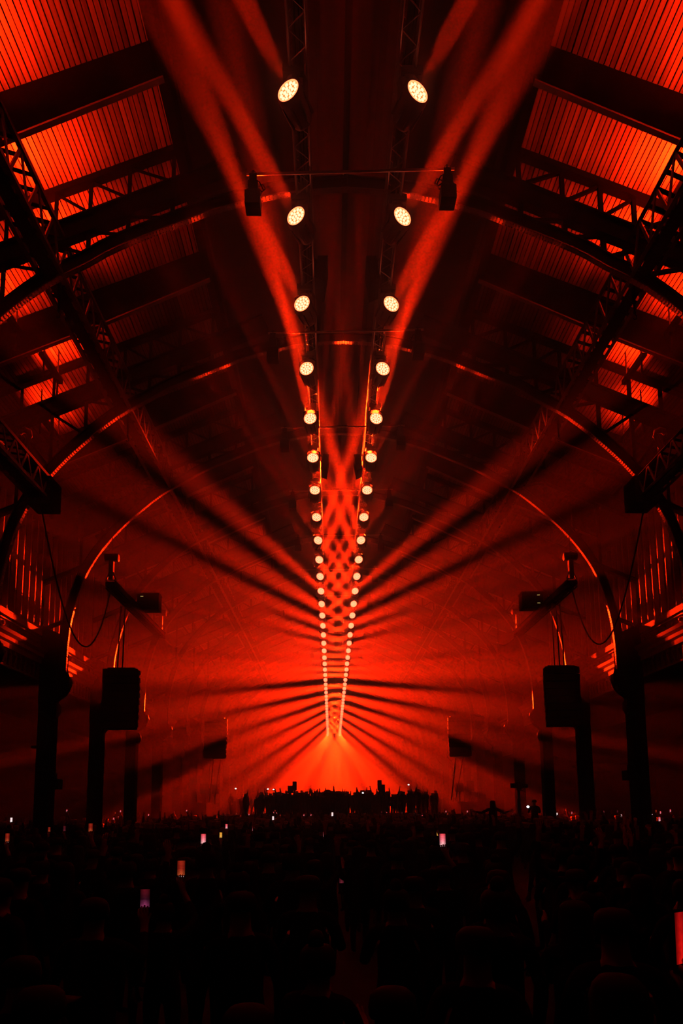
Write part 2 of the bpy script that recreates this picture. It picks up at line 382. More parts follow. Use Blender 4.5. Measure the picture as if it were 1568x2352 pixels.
for s in (-1, 1):
    lattice(s, 6.72, 14.25, 15.15, 6.5, 66, .38, 'long iron lattice purlin girder under the %s roof slope, above the uprights' % SIDE[s])
    lattice(s, 9.0, 11.35, 12.0, 6.5, 18.9, .34, 'dark iron lattice girder low on the %s side ending at the scroll bracket' % SIDE[s], .5)
    # end node and scroll finial on the end of the low girder
    t = thing('scroll_bracket', 'dark wrought iron scroll standing on the end of the %s low girder' % SIDE[s], 'bracket', (s*9.0, 17.7, 12.02), 'scroll brackets')
    b = MB(); P = [(-s*.0, 0, 0), (s*-.0+s*.12, 0, .25), (s*.16, 0, .5), (s*.08, 0, .72), (s*.02, 0, .86), (s*.05, 0, .98), (s*.16, 0, 1.04), (s*.27, 0, 1.01), (s*.32, 0, .93)]
    b.tube([Vector(p)*1.0 for p in P], [.09, .085, .075, .07, .075, .09, .09, .085, .07], 8); b.build('scroll', M['flange'], t, True)
    b = MB(); b.box(-.22, .22, -.3, .3, -.06, .02); b.build('foot_plate', M['iron'], t)
    t = thing('girder_node', 'dark iron joint box where the %s low girder meets the arch' % SIDE[s], 'joint box', (s*8.95, 18.5, 11.55), 'girder joint boxes')
    b = MB(); b.box(-.34, .34, -.24, .5, -.42, .42); b.build('gusset_box', M['iron'], t)
    b = MB()
    for dx in (-.3, -.1, .1, .3):
        for dz in (-.3, 0, .3): b.lathe([(.03, 0), (.02, -.02)], 6, Matrix.Translation((dx, -.25, dz)) @ Matrix.Rotation(-PI/2, 4, 'X'))
    b.build('bolt_heads', M['flange'], t, kind='stuff')
    b = MB(); b.tube([(s*.3, .2, .35), (s*.55, .1, .6), (s*.7, -.1, .65), (s*.8, -.4, .95)], .05); b.build('curved_stay', M['iron'], t, True)

# LED battens
for s in (-1, 1):
    for i, (y0, y1, x, p) in enumerate(BATTENS):
        t = thing('led_batten', '%s red light batten under the roof boards, %s from the camera' % (SIDE[s], ORD[i]), 'light batten', (s*x, 0, 15.26-.42*(x-7.3)), 'light battens under the roof')
        b = MB(); b.box(-.07, .07, y0, y1, -.05, .04); b.box(-.07, -.055, y0, y1, .04, .09); b.box(.055, .07, y0, y1, .04, .09); b.build('housing', M['black'], t)
        b = MB()
        for yy in (y0+.2, y1-.2): b.bar((0, yy, -.04), (-s*(x-6.95) if x < 8 else 0, yy, -.1 if x < 8 else -.6), .04)
        if x > 8:
            for yy in (y0+.2, y1-.2): b.bar((0, yy, .0), (0, yy, .87), .03)
        b.build('bracket', M['black'], t)

# ------------------------------------------------------------------ columns
b = MB(); b.box(-.255, .255, -.25, .25, .5, 6.2); b.box(-.2, .2, -.28, .28, .55, 6.1); shaft = b.mesh('shaft', M['column'])
b = MB(); b.box(-.34, .34, -.34, .34, 0, .35); b.box(-.3, .3, -.3, .3, .35, .5); base = b.mesh('plinth', M['column'])
for k in range(2, 17):
    Y = ARCH_Y[k]
    for s in (-1, 1):
        wr = {2: 'just outside the frame edge', 3: 'nearest dark one, tall against the red haze', 4: 'faint and first behind the nearest', 5: 'faint, second behind the nearest', 6: 'faint, third behind the nearest'}.get(k, 'hazy, %s in the row' % ordinal(k-3))
        t = thing('iron_column', '%s iron column, %s' % (SIDE[s], wr), 'column', (s*10.66, Y, 0), 'columns along the hall')
        obj('shaft', shaft, t); obj('plinth', base, t)
        # corbel: curved console swelling inwards to carry the arch foot
        prof = [(-.255, 5.55), (.30, 5.55), (.32, 5.8), (.27, 6.1), (.36, 6.2), (.55, 6.35), (.66, 6.5), (.74, 6.75), (.7, 6.95), (.6, 7.15), (.57, 7.3), (.57, 8.0), (.3, 8.6), (-.3, 8.9), (-.3, 6.2)]
        b = MB(); n = len(prof); vs = [Vector((-s*a, y, z)) for y in (-.2, .2) for a, z in prof]
        b.add(vs, [tuple(range(n)), tuple(range(2*n-1, n-1, -1))]+[(i, (i+1) % n, n+(i+1) % n, n+i) for i in range(n)]); b.build('corbel', M['column'], t)
        b = MB(); b.tube([(-s*.31, 0, 5.5), (-s*.36, 0, 5.7), (-s*.36, 0, 5.9), (-s*.31, 0, 6.08)], [.04, .1, .1, .04], 8); b.build('scroll_tip', M['flange'], t, True)
        b = MB(); b.tube([(-s*.66, 0, 6.6), (-s*.78, 0, 6.8), (-s*.74, 0, 7.0)], [.05, .07, .05], 8); b.build('scroll_lip', M['flange'], t, True)
        if k == 3:
            b = MB(); b.box(-.16, .16, -.2, .2, 2.95, 3.3); b.box(-.03, .03, -.03, .03, 3.3, 3.5); b.build('column_speaker', M['blackp'], t, loc=(-s*.4, -.05, 0 if s < 0 else .15))
            if s < 0:
                b = MB(); b.box(-.25, .0, -.06, .06, 4.42, 4.52); b.build('camera_arm', M['blackp'], t, loc=(-.28, 0, 0))

# ------------------------------------------------------------------ the two lighting trusses
TZ, TW, TX = 15.27, .31, .96
def truss(s):
    t = thing('lighting_truss', 'long aluminium box truss hanging down the middle of the hall, %s of the pair' % SIDE[s], 'truss', (s*TX, 0, TZ), 'lighting trusses')
    for dx in (-TW/2, TW/2):
        for z in (0, TW): member('chord', (dx, 3, z), (dx, 118, z), .05, .05, 'tube', 'alu', t, Vector((0, 0, 1)))
    rest = MB(); st = .5; n = int(115/st)
    for i in range(n):
        y = 3+i*st
        segs = []
        for (a, c) in (((-TW/2, 0), (TW/2, 0)), ((-TW/2, TW), (TW/2, TW)), ((-TW/2, 0), (-TW/2, TW)), ((TW/2, 0), (TW/2, TW))):
            segs += [((a[0], y, a[1]), (c[0], y+st/2, c[1])), ((c[0], y+st/2, c[1]), (a[0], y+st, a[1]))]
        for p, q in segs:
            if 4 < y < 26: member('truss_brace', p, q, .022, .022, 'tube', 'alu', t)
            else: rest.bar(p, q, .02, .02)
    rest.build('far_braces', M['alu'], t, kind='stuff')
    b = MB()
    for dx, dz in ((-.05, .05), (.02, .07), (.08, .05), (-.0, .12)):
        b.tube([(dx+.012*math.sin(y*1.3+dx*50), y, dz+.03+.01*math.sin(y*2.1)) for y in range(3, 119)], .03, 5)
    b.build('cable_loom', M['rubber'], t, kind='stuff')
truss(-1); truss(1)
# cross pipes with a profile lantern at each end
def prof_lantern():
    r = {}
    b = MB(); b.box(-.10, .10, -.09, .09, -.55, -.22); b.box(-.075, .075, -.075, .075, -.22, -.05); r['lantern_body'] = b.mesh('lantern_body', M['black'])
    b = MB(); vs = []
    for (h, z) in ((.1, -.42), (.155, -.52), (.155, -.80)): vs += [Vector((x*h, y*h, z)) for x, y in ((-1, -1), (1, -1), (1, 1), (-1, 1))]
    b.add(vs, [(k*4+i, k*4+(i+1) % 4, (k+1)*4+(i+1) % 4, (k+1)*4+i) for k in range(2) for i in range(4)]+[(3, 2, 1, 0), (8, 9, 10, 11)]); r['lamp_hood'] = b.mesh('lamp_hood', M['black'])
    b = MB(); b.box(-.02, .02, -.03, .03, -.08, .07); b.tube([(0, 0, .0), (.05, 0, .05), (0, 0, .08), (-.05, 0, .04)], .012); r['hook_clamp'] = b.mesh('hook_clamp', M['black'])
    b = MB(); b.tube([(.0, .05, -.05), (.12, .05, -.12), (.2, .05, -.3), (.15, .05, -.42), (.09, .05, -.4)], .012); b.tube([(.1, .05, -.22), (.2, .05, -.18), (.24, .05, -.28), (.17, .05, -.34), (.1, .05, -.28)], .012); r['cable_tail'] = b.mesh('cable_tail', M['rubber'])
    return r
LAN = prof_lantern()
for i in range(17):
    Y = 12.0+4.55*i
    t = tag(member('crossbar_pipe', (-2.12, Y, 15.2), (2.14, Y-.15, 15.2), .055, .055, 'tube', 'chrome'), '%s steel cross pipe under both trusses, counting from the photo top' % ordinal(i), 'pipe', 'cross pipes under the trusses')
    for s in (-1, 1):
        l = thing('profile_lantern', 'black hooded lantern hanging from the %s end of the %s cross pipe' % (SIDE[s], ordinal(i)), 'lantern', (s*1.98, Y-(.15 if s > 0 else 0), 15.2), 'lanterns on the cross pipes')
        for nm, me in LAN.items(): obj(nm, me, l, mtx=Matrix.Diagonal((-s, 1, 1, 1)) if nm == 'cable_tail' else None)
# black wedge loudspeakers under the inner edges of the trusses
for i, Y in enumerate((14.5, 23.4, 32.5)):
    for s in (-1, 1):
        t = thing('wedge_speaker', 'black wedge loudspeaker hung inside the %s truss, %s from the camera' % (SIDE[s], ORD[i]), 'loudspeaker', (s*.62, Y, 15.0), 'wedge loudspeakers between the trusses')
        b = MB(); vs = [Vector((x, y, z)) for y in (-.34, .34) for x, z in ((-s*.16, .36), (s*.08, .36), (s*.16, -.2), (-s*.06, -.3))]
        b.add(vs, [(0, 1, 2, 3), (7, 6, 5, 4), (0, 4, 5, 1), (1, 5, 6, 2), (2, 6, 7, 3), (3, 7, 4, 0)]); b.build('cabinet', M['blackp'], t)
        b = MB(); b.bar((s*.05, -.2, .3), (s*.2, -.2, .42), .03); b.bar((s*.05, .2, .3), (s*.2, .2, .42), .03); b.build('mounting_bracket', M['black'], t)

# ------------------------------------------------------------------ wash lights
LENS_R = .195
def led_cells():
    c = [(0, 0)]+[(.075*math.cos(a*PI/3), .075*math.sin(a*PI/3)) for a in range(6)]+[(.146*math.cos(a*PI/6+.26), .146*math.sin(a*PI/6+.26)) for a in range(12)]
    return c
def head_meshes():
    r = {}
    b = MB(); b.lathe([(.10, -.40), (.17, -.385), (.195, -.33), (.225, -.12), (.235, -.02), (.235, .10), (.225, .17), (.212, .2), (.2, .2), (.2, .185)], 22, cap=False)
    b.lathe([(.10, -.40), (.0001, -.405)], 22, cap=False)
    for a in range(8):
        m = Matrix.Rotation(a*PI/4, 4, 'Z'); b.box(.205, .25, -.02, .02, -.3, .08, 0, m)
    r['head'] = b.mesh('head', M['black'], True)
    b = MB(); b.lathe([(LENS_R+.006, .185), (LENS_R+.006, .206), (LENS_R-.012, .206), (LENS_R-.012, .185)], 32, cap=False); r['lens_rim'] = b.mesh('lens_rim', M['ledring'])
    b = MB(); b.lathe([(LENS_R, .17), (LENS_R, .186)], 32); r['reflector_plate'] = b.mesh('reflector_plate', M['ledgap'])
    b = MB(); b.lathe([(.033, .186), (.03, .196), (.017, .202)], 10); r['led_lens'] = b.mesh('led_lens', M['led'], True)
    b = MB()
    for x, y in led_cells(): b.lathe([(.033, .186), (.03, .196), (.017, .202)], 6, Matrix.Translation((x, y, 0)))
    r['led_array'] = b.mesh('led_array', M['led'])
    b = MB()
    for s in (-1, 1):
        b.bar((s*.27, 0, .02), (s*.27, 0, -.40), .045, .14); b.bar((s*.27, 0, -.36), (s*.15, 0, -.46), .04, .14)
        b.lathe([(.06, -.05), (.06, .05)], 12, Matrix.Translation((s*.25, 0, .0)) @ Matrix.Rotation(PI/2, 4, 'Y'))
    b.box(-.19, .19, -.085, .085, -.5, -.44)
    r['yoke'] = b.mesh('yoke', M['black'])                # built hanging upside down: z is flipped on placing
    b = MB(); b.box(-.19, .19, -.15, .15, -.12, .02); b.box(-.16, .16, -.12, .12, -.15, -.12); b.lathe([(.11, -.19), (.13, -.15)], 14); r['base_box'] = b.mesh('base_box', M['black'])
    b = MB()
    for x in (-.12, .12): b.box(x-.025, x+.025, -.03, .03, .02, .12); b.tube([(x, -.04, .09), (x, -.02, .14), (x, .03, .14), (x, .05, .09)], .015)
    r['clamp'] = b.mesh('clamp', M['black'])
    return r
HM = head_meshes()
KEYS = [(0, .47, .02), (1, .45, .0), (2, .34, .0), (3, .21, .02), (4, .10, .08), (5, .01, .19), (6, -.045, .20), (7, -.115, .17)]
# further along, the row is swept round like a dial: roll angle of the beam and how far it is thrown off the line back to the audience rail
DIAL = [(8, 18, .52), (10, 28, .46), (12, 40, .42), (13, 48, .40), (14, 59, .41), (15, 68, .41), (17, 79, .38), (20, 89, .33), (22, 95, .32), (25, 105, .32), (30, 122, .30), (35, 145, .26), (39, 180, .20), (43, 222, .26)]
def lerp_keys(T, i):
    for a, c in zip(T, T[1:]):
        if a[0] <= i <= c[0]:
            t = (i-a[0])/(c[0]-a[0]); return a[1]+(c[1]-a[1])*t, a[2]+(c[2]-a[2])*t
def aim(i):
    """(outward, upward) slope of lamp i's beam for one unit of travel down the hall"""
    if i < 8: return lerp_keys(KEYS, i)
    th, rho = lerp_keys(DIAL, i); th = math.radians(th); Y = 10.2+2.448*i
    return -(rho*math.sin(th)+1.0/Y), -12.4/Y+rho*math.cos(th)
def aim_words(i, s):
    o, z = aim(i)
    if i <= 4: return 'tilted out to the %s' % SIDE[s]
    if i <= 6: return 'facing the camera'
    if i <= 19: return 'turned in across the gap'
    if i <= 36: return 'turned in and down'
    return 'turned down and outwards'
HZ, HX = 14.72, 1.05
for i in range(44):
    Y = 10.2+2.448*i
    for s in (-1, 1):
        o, dz = aim(i); d = Vector((s*o, -1, dz)).normalized()
        t = thing('wash_light', 'glowing wash light, %s along the %s truss, %s' % (ordinal(i), SIDE[s], aim_words(i, s)), 'stage light', (s*HX, Y, HZ), 'wash lights under the trusses')
        obj('base_box', HM['base_box'], t, (0, 0, .56)); obj('clamp', HM['clamp'], t, (0, 0, .56))
        yaw = Matrix.Rotation(math.atan2(d.x, -d.y), 4, 'Z')
        obj('yoke', HM['yoke'], t, mtx=yaw @ Matrix.Rotation(PI, 4, 'X') @ Matrix.Scale(.86, 4))
        q = d.to_track_quat('Z', 'Y').to_matrix().to_4x4()
        h = obj('head', HM['head'], t, mtx=q)
        obj('lens_rim', HM['lens_rim'], h); obj('reflector_plate', HM['reflector_plate'], h)
        if i < 6:
            for x, y in led_cells(): obj('led_lens', HM['led_lens'], h, (x, y, 0))
        else: obj('led_array', HM['led_array'], h)
        if i < 22 or i % 2 or i > 36: spot('wash_beam', Vector((s*HX, Y, HZ))+d*.23, d, BEAM_W*(1 if i < 9 else .55 if i < 20 else 1 if i < 22 else 1.5), 4.5 if 8 < i < 20 else 3.5, .6, .16)

# ------------------------------------------------------------------ loudspeaker clusters on their short trusses
def cluster(s, X, Y, ztop, zbot, wd, n, label, faint=False):
    t = thing('line_array', label, 'loudspeaker', (X, Y, zbot), 'hanging loudspeaker clusters')
    h = (ztop-zbot)/n
    for i in range(n):
        z0 = i*h; y = -.03*abs(i-n*.6); x0 = .012*(i % 3)
        b = MB(); vs = []
        for yy, k in ((-.36, 1.0), (.36, .8)):
            vs += [Vector((x*wd/2*k, yy+y, z)) for x, z in ((-1, z0+.012), (1, z0+.012), (1, z0+h-.012), (-1, z0+h-.012))]
        b.add(vs, [(0, 1, 2, 3), (7, 6, 5, 4), (0, 4, 5, 1), (1, 5, 6, 2), (2, 6, 7, 3), (3, 7, 4, 0)])
        c = b.build('cabinet', M['blackp'], t)
        b = MB(); b.box(-s*wd/2-.02, -s*wd/2+.05, -.2+y, -.1+y, z0+.06, z0+h-.06); b.build('rigging_tab', M['black'], c)
    b = MB(); b.box(-wd*.4, wd*.4, -.3, .3, n*h, n*h+.06); b.bar((-.0, -.2, n*h+.06), (0, .3, n*h+.06), .08); b.build('flying_frame', M['black'], t)
    return t
for s in (-1, 1):
    X, Y = s*8.68, 25.6
    cluster(s, X, Y, 7.68, 5.32, 1.36, 8, 'big black loudspeaker cluster hanging at the %s' % SIDE[s])
    cluster(s, s*8.4, 45.0, 8.3, 5.55, 1.5, 9, 'far hazy loudspeaker cluster, %s of the lit stage' % SIDE[s])
    # curved boom truss
    t = thing('boom_truss', 'short dark rigging truss above the %s loudspeaker cluster' % SIDE[s], 'truss', (s*8.5, 0, 0), 'rigging trusses over the loudspeakers')
    y0, y1, z = 23.2, 30.6, 10.25
    for dx in (-.15, .15):
        for dz in (0, .3): member('chord', (dx, y0, z+dz), (dx, y1, z+dz), .06, .06, 'tube', 'rubber', t, Vector((0, 0, 1)))
    for i in range(18):
        y = y0+i*.41
        for dx in (-.15, .15): member('truss_brace', (dx, y, z+(.3 if i % 2 else 0)), (dx, y+.41, z+(0 if i % 2 else .3)), .03, .03, 'tube', 'rubber', t)
        member('truss_brace', (-.15, y, z), (.15, y+.2, z), .03, .03, 'tube', 'rubber', t)
    b = MB(); b.box(-.17, .17, y0, y1-.2, z+.08, z+.24); b.build('cable_tray', M['rubber'], t)
    for nm, yy in (('near', y0+.1), ('far', y1-.3)):
        h = thing('chain_hoist', 'dark chain hoist on the %s end of the %s rigging truss' % (nm, SIDE[s]), 'hoist', (s*8.5, yy, z+.34), 'chain hoists')
        b = MB(); b.lathe([(.1, -.26), (.15, -.24), (.15, .24), (.1, .26)], 12, Matrix.Translation((0, 0, .85)) @ Matrix.Rotation(PI/2, 4, 'Y')); b.build('motor', M['black'], h)
        b = MB(); b.bar((0, 0, 0), (.0, 0, .75), .16, .16); b.bar((-.18, 0, .0), (0, 0, .45), .04); b.bar((.18, 0, .0), (0, 0, .45), .04); b.build('hoist_frame', M['black'], h)
        b = MB(); b.tube([(0, 0, .95), (0, 0, 4.6)], .012, 4); b.build('chain', M['black'], h)
    a = thing('amplifier_rack', 'dark equipment box beside the %s rigging truss with a tiny amber lamp' % SIDE[s], 'equipment box', (s*8.1, 26.9, z+.25), 'equipment boxes on the rigging')
    b = MB(); b.box(-.45, .45, -.25, .25, 0, .7); b.box(-.47, .47, -.27, .27, .66, .72); b.build('case', M['blackp'], a)
    for dz in ((.55,) if s < 0 else (.2, .55)):
        b = MB(); b.box(-.06, .06, -.262, -.25, dz, dz+.03); b.build('indicator_lamp', M['indic'], a, loc=(s*.25, 0, 0))
    for j, dx in enumerate((-.14, .05) if s < 0 else (.12, -.06, -.26)):
        tag(member('hanging_cable', (X+dx, Y-.3, 7.74), (X+dx*.9, Y-.2, z), .055 if j < 2 else .035, .055, 'tube', 'rubber'), '%s cable dropping from the %s rigging truss to the loudspeakers' % (['outer', 'inner', 'slack thin'][j] , SIDE[s]), 'cable')
    # sagging feed cable from the girder joint down to the boom
    P0, P1 = Vector((s*9.0, 18.6, 11.1)), Vector((s*8.5, 23.3, 10.2)); pts = []
    for i in range(25):
        u = i/24; p = P0.lerp(P1, u); p.z -= 2.9*(4*u*(1-u))*(.75+.5*u); pts.append(p)
    b = MB(); b.tube(pts, .025, 5); tag(b.build('feed_cable', M['rubber'], None, True), 'sagging black cable from the %s joint box down to the rigging truss' % SIDE[s], 'cable')
    # slack bright loop at the far end of the boom
    b = MB(); b.tube([(s*(8.36-.85*u), 30.5, 10.24-.40*math.sin(u*PI*.8)) for u in [k/12 for k in range(13)]], .03, 6); tag(b.build('slack_strap', M['chrome'], None, True), 'small shiny crescent of slack strap below the far end of the %s rigging truss' % SIDE[s], 'strap')

# ------------------------------------------------------------------ stage in the haze
b = MB(); b.box(-9.2, 8.6, 46, 56, 0, 1.62); stg = b.build('deck', M['dark'])
t = thing('stage', 'wide low dark stage full of people in front of the brightest haze', 'stage', (0, 46, 0)); stg.parent = t; stg.location = (0, -46, 0)
b = MB(); b.box(-10.25, -9.2, 46, 50, 0, 2.55); b.box(8.6, 10.2, 46, 50, 0, 2.45); b.build('side_riser', M['dark'], t, loc=(0, -46, 0))
b = MB(); b.box(-9.2, 8.6, 45.9, 46, 0, 1.55); b.build('front_skirt', M['dark'], t, loc=(0, -46, 0))
def speaker_box(x, y, z, wd, h, label):
    t = thing('monitor_speaker', label, 'loudspeaker', (x, y, z), 'loudspeakers on the stage')
    b = MB(); b.box(-wd/2, wd/2, -.3, .3, 0, h); b.box(-wd/2+.03, wd/2-.03, .3, .33, .04, h-.04); b.build('cabinet', M['blackp'], t)
    b = MB(); b.box(-wd/2-.02, -wd/2, -.1, .1, h*.5, h*.7); b.box(wd/2, wd/2+.02, -.1, .1, h*.5, h*.7); b.build('handle', M['black'], t)
for (px, py, wd, h, z0, lab) in ((470, 1820, .62, .72, 2.55, 'left stage loudspeaker on the riser, outer one'), (493, 1820, .40, .68, 1.62, 'left stage loudspeaker on the riser, inner one'), (667, 1818, .38, .5, 3.2, 'small square loudspeaker raised left of the stage middle'), (676, 1812, .26, .62, 3.4, 'narrow tall loudspeaker raised left of the stage middle'), (872, 1812, .26, .72, 3.3, 'narrow tall loudspeaker raised right of the stage middle'), (879, 1815, .3, .5, 3.2, 'small square loudspeaker raised right of the stage middle'), (1056, 1815, .5, .6, 2.45, 'right stage loudspeaker on the riser, inner one'), (1079, 1813, .5, .7, 2.45, 'right stage loudspeaker on the riser, outer one')):
    p = at(px, py, 46.6); zb = p.z-.1
    speaker_box(p.x, 46.8, zb, wd, h, lab)
    k = thing('speaker_stand', 'dark stand under the '+lab, 'stand', (p.x, 46.8, 1.62 if abs(p.x) < 8.6 else 2.45), 'stands under the stage loudspeakers')
    zz = zb-k.location.z
    if zz > .05:
        b = MB(); b.lathe([(.05, 0), (.05, zz)], 8); b.build('pole', M['black'], k)
        b = MB(); b.box(-.25, .25, -.25, .25, 0, .04); b.build('foot_plate', M['black'], k)
    else:
        b = MB(); b.box(-wd/2, wd/2, -.28, .28, min(zz, 0)-.0, max(zz, .02)); b.build('pad', M['black'], k)
for s, pts in ((-1, ((500, 1740, 1842),)), (1, ((1060, 1738, 1835),))):
    for j, dx in enumerate((-.2, .3)):
        tag(member('guy_cable', (s*8.4+dx, 45.2, 5.5), (s*(8.9 if s < 0 else 8.1)+dx*.6, 46.2, 2.6), .07, .07, 'tube', 'rubber'), '%s guy cable below the far %s loudspeaker cluster' % (('first', 'second')[j], SIDE[s]), 'cable')
# booths in the aisles
for s, x, y, wd, h, lab in ((-1, -14.6, 37, 3.2, 4.2, 'dark booth in the left aisle behind the columns'), (1, 15.2, 36, 3.6, 4.3, 'large dark booth in the right aisle behind the columns')):
    t = thing('aisle_booth', lab, 'booth', (x, y, 0))
    b = MB(); b.box(-wd/2, wd/2, -1, 1, 0, h); b.build('booth_body', M['dark'], t)
    b = MB(); b.box(-wd/2-.1, wd/2+.1, -1.1, 1.1, h, h+.12); b.build('booth_roof', M['dark'], t)
# camera crane rising over the crowd on the right
p = at(1190, 1805, 30)
t = thing('camera_pedestal', 'black film camera on a tall pole above the crowd on the right', 'camera', (p.x, 30, 0))
zc = p.z
b = MB(); b.lathe([(.10, 0), (.09, zc-.6), (.06, zc-.6), (.06, zc-.12)], 10); b.build('pole', M['black'], t)
b = MB()
for a in range(3):
    c_, s_ = math.cos(a*2.1), math.sin(a*2.1); b.bar((0, 0, .9), (.6*c_, .6*s_, .02), .05)
b.build('tripod_legs', M['black'], t)
b = MB(); b.box(-.32, .22, -.18, .18, -.1, .12); b.box(-.12, .15, -.1, .1, .12, .2); b.lathe([(.08, 0), (.09, .2)], 12, Matrix.Translation((.22, 0, .0)) @ Matrix.Rotation(PI/2, 4, 'Y')); b.build('camera_body', M['blackp'], t, loc=(0, 0, zc))
b = MB(); b.bar((.0, 0, -.15), (.32, -.1, -.3), .035); b.box(-.12, .12, -.12, .12, -.2, -.1); b.build('pan_head', M['black'], t, loc=(0, 0, zc))

# ------------------------------------------------------------------ people
def person_mesh(name, pose, detail=True, sub=1, height=1.75, build=1.0):
    V = {}; E_ = []
    def n(k, x, y, z, r): V[k] = (x, y, z, r*build)
    def e(*ks): E_.extend(zip(ks, ks[1:]))
    n('pel', 0, 0, .95, .145); n('waist', 0, 0, 1.10, .125); n('chest', 0, .01, 1.29, .15); n('up', 0, 0, 1.42, .10); n('neck', 0, .0, 1.50, .058); n('h0', 0, .02, 1.565, .075); n('h1', 0, .015, 1.64, .095); n('h2', 0, .005, 1.70, .075)
    e('pel', 'waist', 'chest', 'up', 'neck', 'h0', 'h1', 'h2')
    if detail: n('nose', 0, .115, 1.62, .016); e('h1', 'nose')
    for s, S_ in ((-1, 'l'), (1, 'r')):
        n(S_+'hip', s*.10, 0, .88, .10); n(S_+'th', s*.105, .01, .68, .085); n(S_+'kn', s*.105, .02, .49, .058); n(S_+'cf', s*.105, -.01, .33, .058); n(S_+'an', s*.105, -.02, .09, .04); n(S_+'ft', s*.12, .14, .035, .035)
        e('pel', S_+'hip', S_+'th', S_+'kn', S_+'cf', S_+'an', S_+'ft')
        sh, el, wr, hd = pose[S_]
        n(S_+'sh', s*.185, 0, 1.43, .066); n(S_+'el', *el, .045); n(S_+'wr', *wr, .031)
        e('up', S_+'sh', S_+'el', S_+'wr')
        W = Vector(wr); Fd = (Vector(hd)-W).normalized(); side = Fd.cross(Vector((0, 1, 0) if abs(Fd.y) < .8 else (0, 0, 1))).normalized(); pn = Fd.cross(side)
        if detail:
            pm = W+Fd*.055; n(S_+'pm', *pm, .034); e(S_+'wr', S_+'pm')
            for j, (o, L) in enumerate(((-.033, .070), (-.011, .082), (.011, .078), (.033, .060))):
                r0 = pm+Fd*.035+side*o; n(S_+'f%da' % j, *r0, .0105); n(S_+'f%db' % j, *(r0+Fd*L*.5-pn*.006), .0095); n(S_+'f%dc' % j, *(r0+Fd*L*.85-pn*.03), .0085)
                e(S_+'pm', S_+'f%da' % j, S_+'f%db' % j, S_+'f%dc' % j)
            th = pm-side*.04; n(S_+'ta', *th, .012); n(S_+'tb', *(th-side*.022+Fd*.035), .010); e(S_+'pm', S_+'ta', S_+'tb')
        else:
            n(S_+'pm', *(W+Fd*.12), .034); e(S_+'wr', S_+'pm')
    keys = list(V); me = bpy.data.meshes.new(name+'_cage'); k_ = height/1.775
    me.from_pydata([tuple(c*k_ for c in V[k][:3]) for k in keys], [(keys.index(a), keys.index(c)) for a, c in E_], [])
    o = bpy.data.objects.new(name+'_cage', me); COL.objects.link(o)
    sk = o.modifiers.new('skin', 'SKIN'); sk.use_smooth_shade = True
    for i, k in enumerate(keys):
        d = me.skin_vertices[0].data[i]; r = V[k][3]*k_
        d.radius = (r*1.25, r*.85) if k in ('pel', 'waist', 'chest') else (r, r); d.use_root = (k == 'pel')
    if sub:
        sb = o.modifiers.new('sub', 'SUBSURF'); sb.levels = sub; sb.render_levels = sub
    dg = bpy.context.evaluated_depsgraph_get(); dg.update()
    out = bpy.data.meshes.new_from_object(o.evaluated_get(dg)); out.name = name
    bpy.data.objects.remove(o)
    out.materials.clear()
    for m in ('skin', 'cloth', 'trousers'): out.materials.append(M[m])
    for p in out.polygons:
        c = p.center/k_
        arm = math.hypot(c.x, c.y) > .27 and c.z > .7
        p.material_index = 2 if c.z < .97 and not arm else (0 if c.z > 1.49 and abs(c.x) < .14 and abs(c.y) < .16 else (1 if not arm or (Vector(pose['l'][1])-c).length < .2 or (Vector(pose['r'][1])-c).length < .2 else 0))
        p.use_smooth = True
    return out
def arms(l, r):
    f = lambda s, a: ((s*.185, 0, 1.43), (s*a[0][0], *a[0][1:]), (s*a[1][0], *a[1][1:]), (s*a[2][0], *a[2][1:]))
    return {'l': f(-1, l), 'r': f(1, r)}
DOWN = ((.26, -.03, 1.16), (.27, .05, .92), (.26, .10, .80)); UPA = ((.30, .10, 1.62), (.27, .14, 1.90), (.25, .16, 2.05)); BENT = ((.27, .05, 1.18), (.20, .28, 1.25), (.10, .36, 1.30))
PHO = ((.25, .20, 1.30), (.07, .40, 1.52), (.045, .42, 1.62)); WAVE = ((.36, .05, 1.55), (.42, .12, 1.82), (.38, .15, 1.97)); SPREAD = ((.42, .03, 1.30), (.66, .10, 1.36), (.76, .12, 1.42)); PHI = ((.27, .22, 1.56), (.10, .34, 1.84), (.06, .36, 1.96))
PHS_ = ((.30, .18, 1.30), (.26, .36, 1.50), (.24, .38, 1.60))
POSES = {'phone_side': arms(DOWN, PHS_), 'still': arms(DOWN, DOWN), 'bent': arms(BENT, BENT), 'one_up': arms(DOWN, UPA), 'both_up': arms(UPA, WAVE), 'phone': arms(PHO, PHO), 'phone_high': arms(DOWN, PHI), 'spread': arms(SPREAD, SPREAD), 'wave': arms(WAVE, BENT)}
PM = {k: person_mesh('person_'+k, v) for k, v in POSES.items()}
HAIR = []
for kind in range(4):
    b = MB()
    if kind == 0: b.lathe([(.104, -.02), (.107, .03), (.098, .075), (.07, .108), (.02, .122)], 14)
    elif kind == 1: b.lathe([(.10, -.26), (.115, -.2), (.112, -.05), (.110, .03), (.099, .08), (.07, .112), (.02, .124)], 14)
    elif kind == 2:
        b.lathe([(.104, -.05), (.108, .03), (.098, .078), (.07, .108), (.02, .12)], 14); b.lathe([(.01, -.05), (.045, -.03), (.05, .02), (.03, .05), (.005, .06)], 10, Matrix.Translation((0, -.02, .14)))
    else:
        b.lathe([(.106, .0), (.108, .04), (.10, .085), (.07, .112), (.02, .122)], 14); b.box(-.07, .07, .08, .19, .02, .035)
    me = b.mesh(['short_hair', 'long_hair', 'hair_bun', 'cap'][kind], M['hair'], True)
    if kind in (0, 1, 2):
        for v in me.vertices:
            if v.co.y > .05 and v.co.z < .04: v.co.y = .05; v.co.x *= .8
    HAIR.append(me)
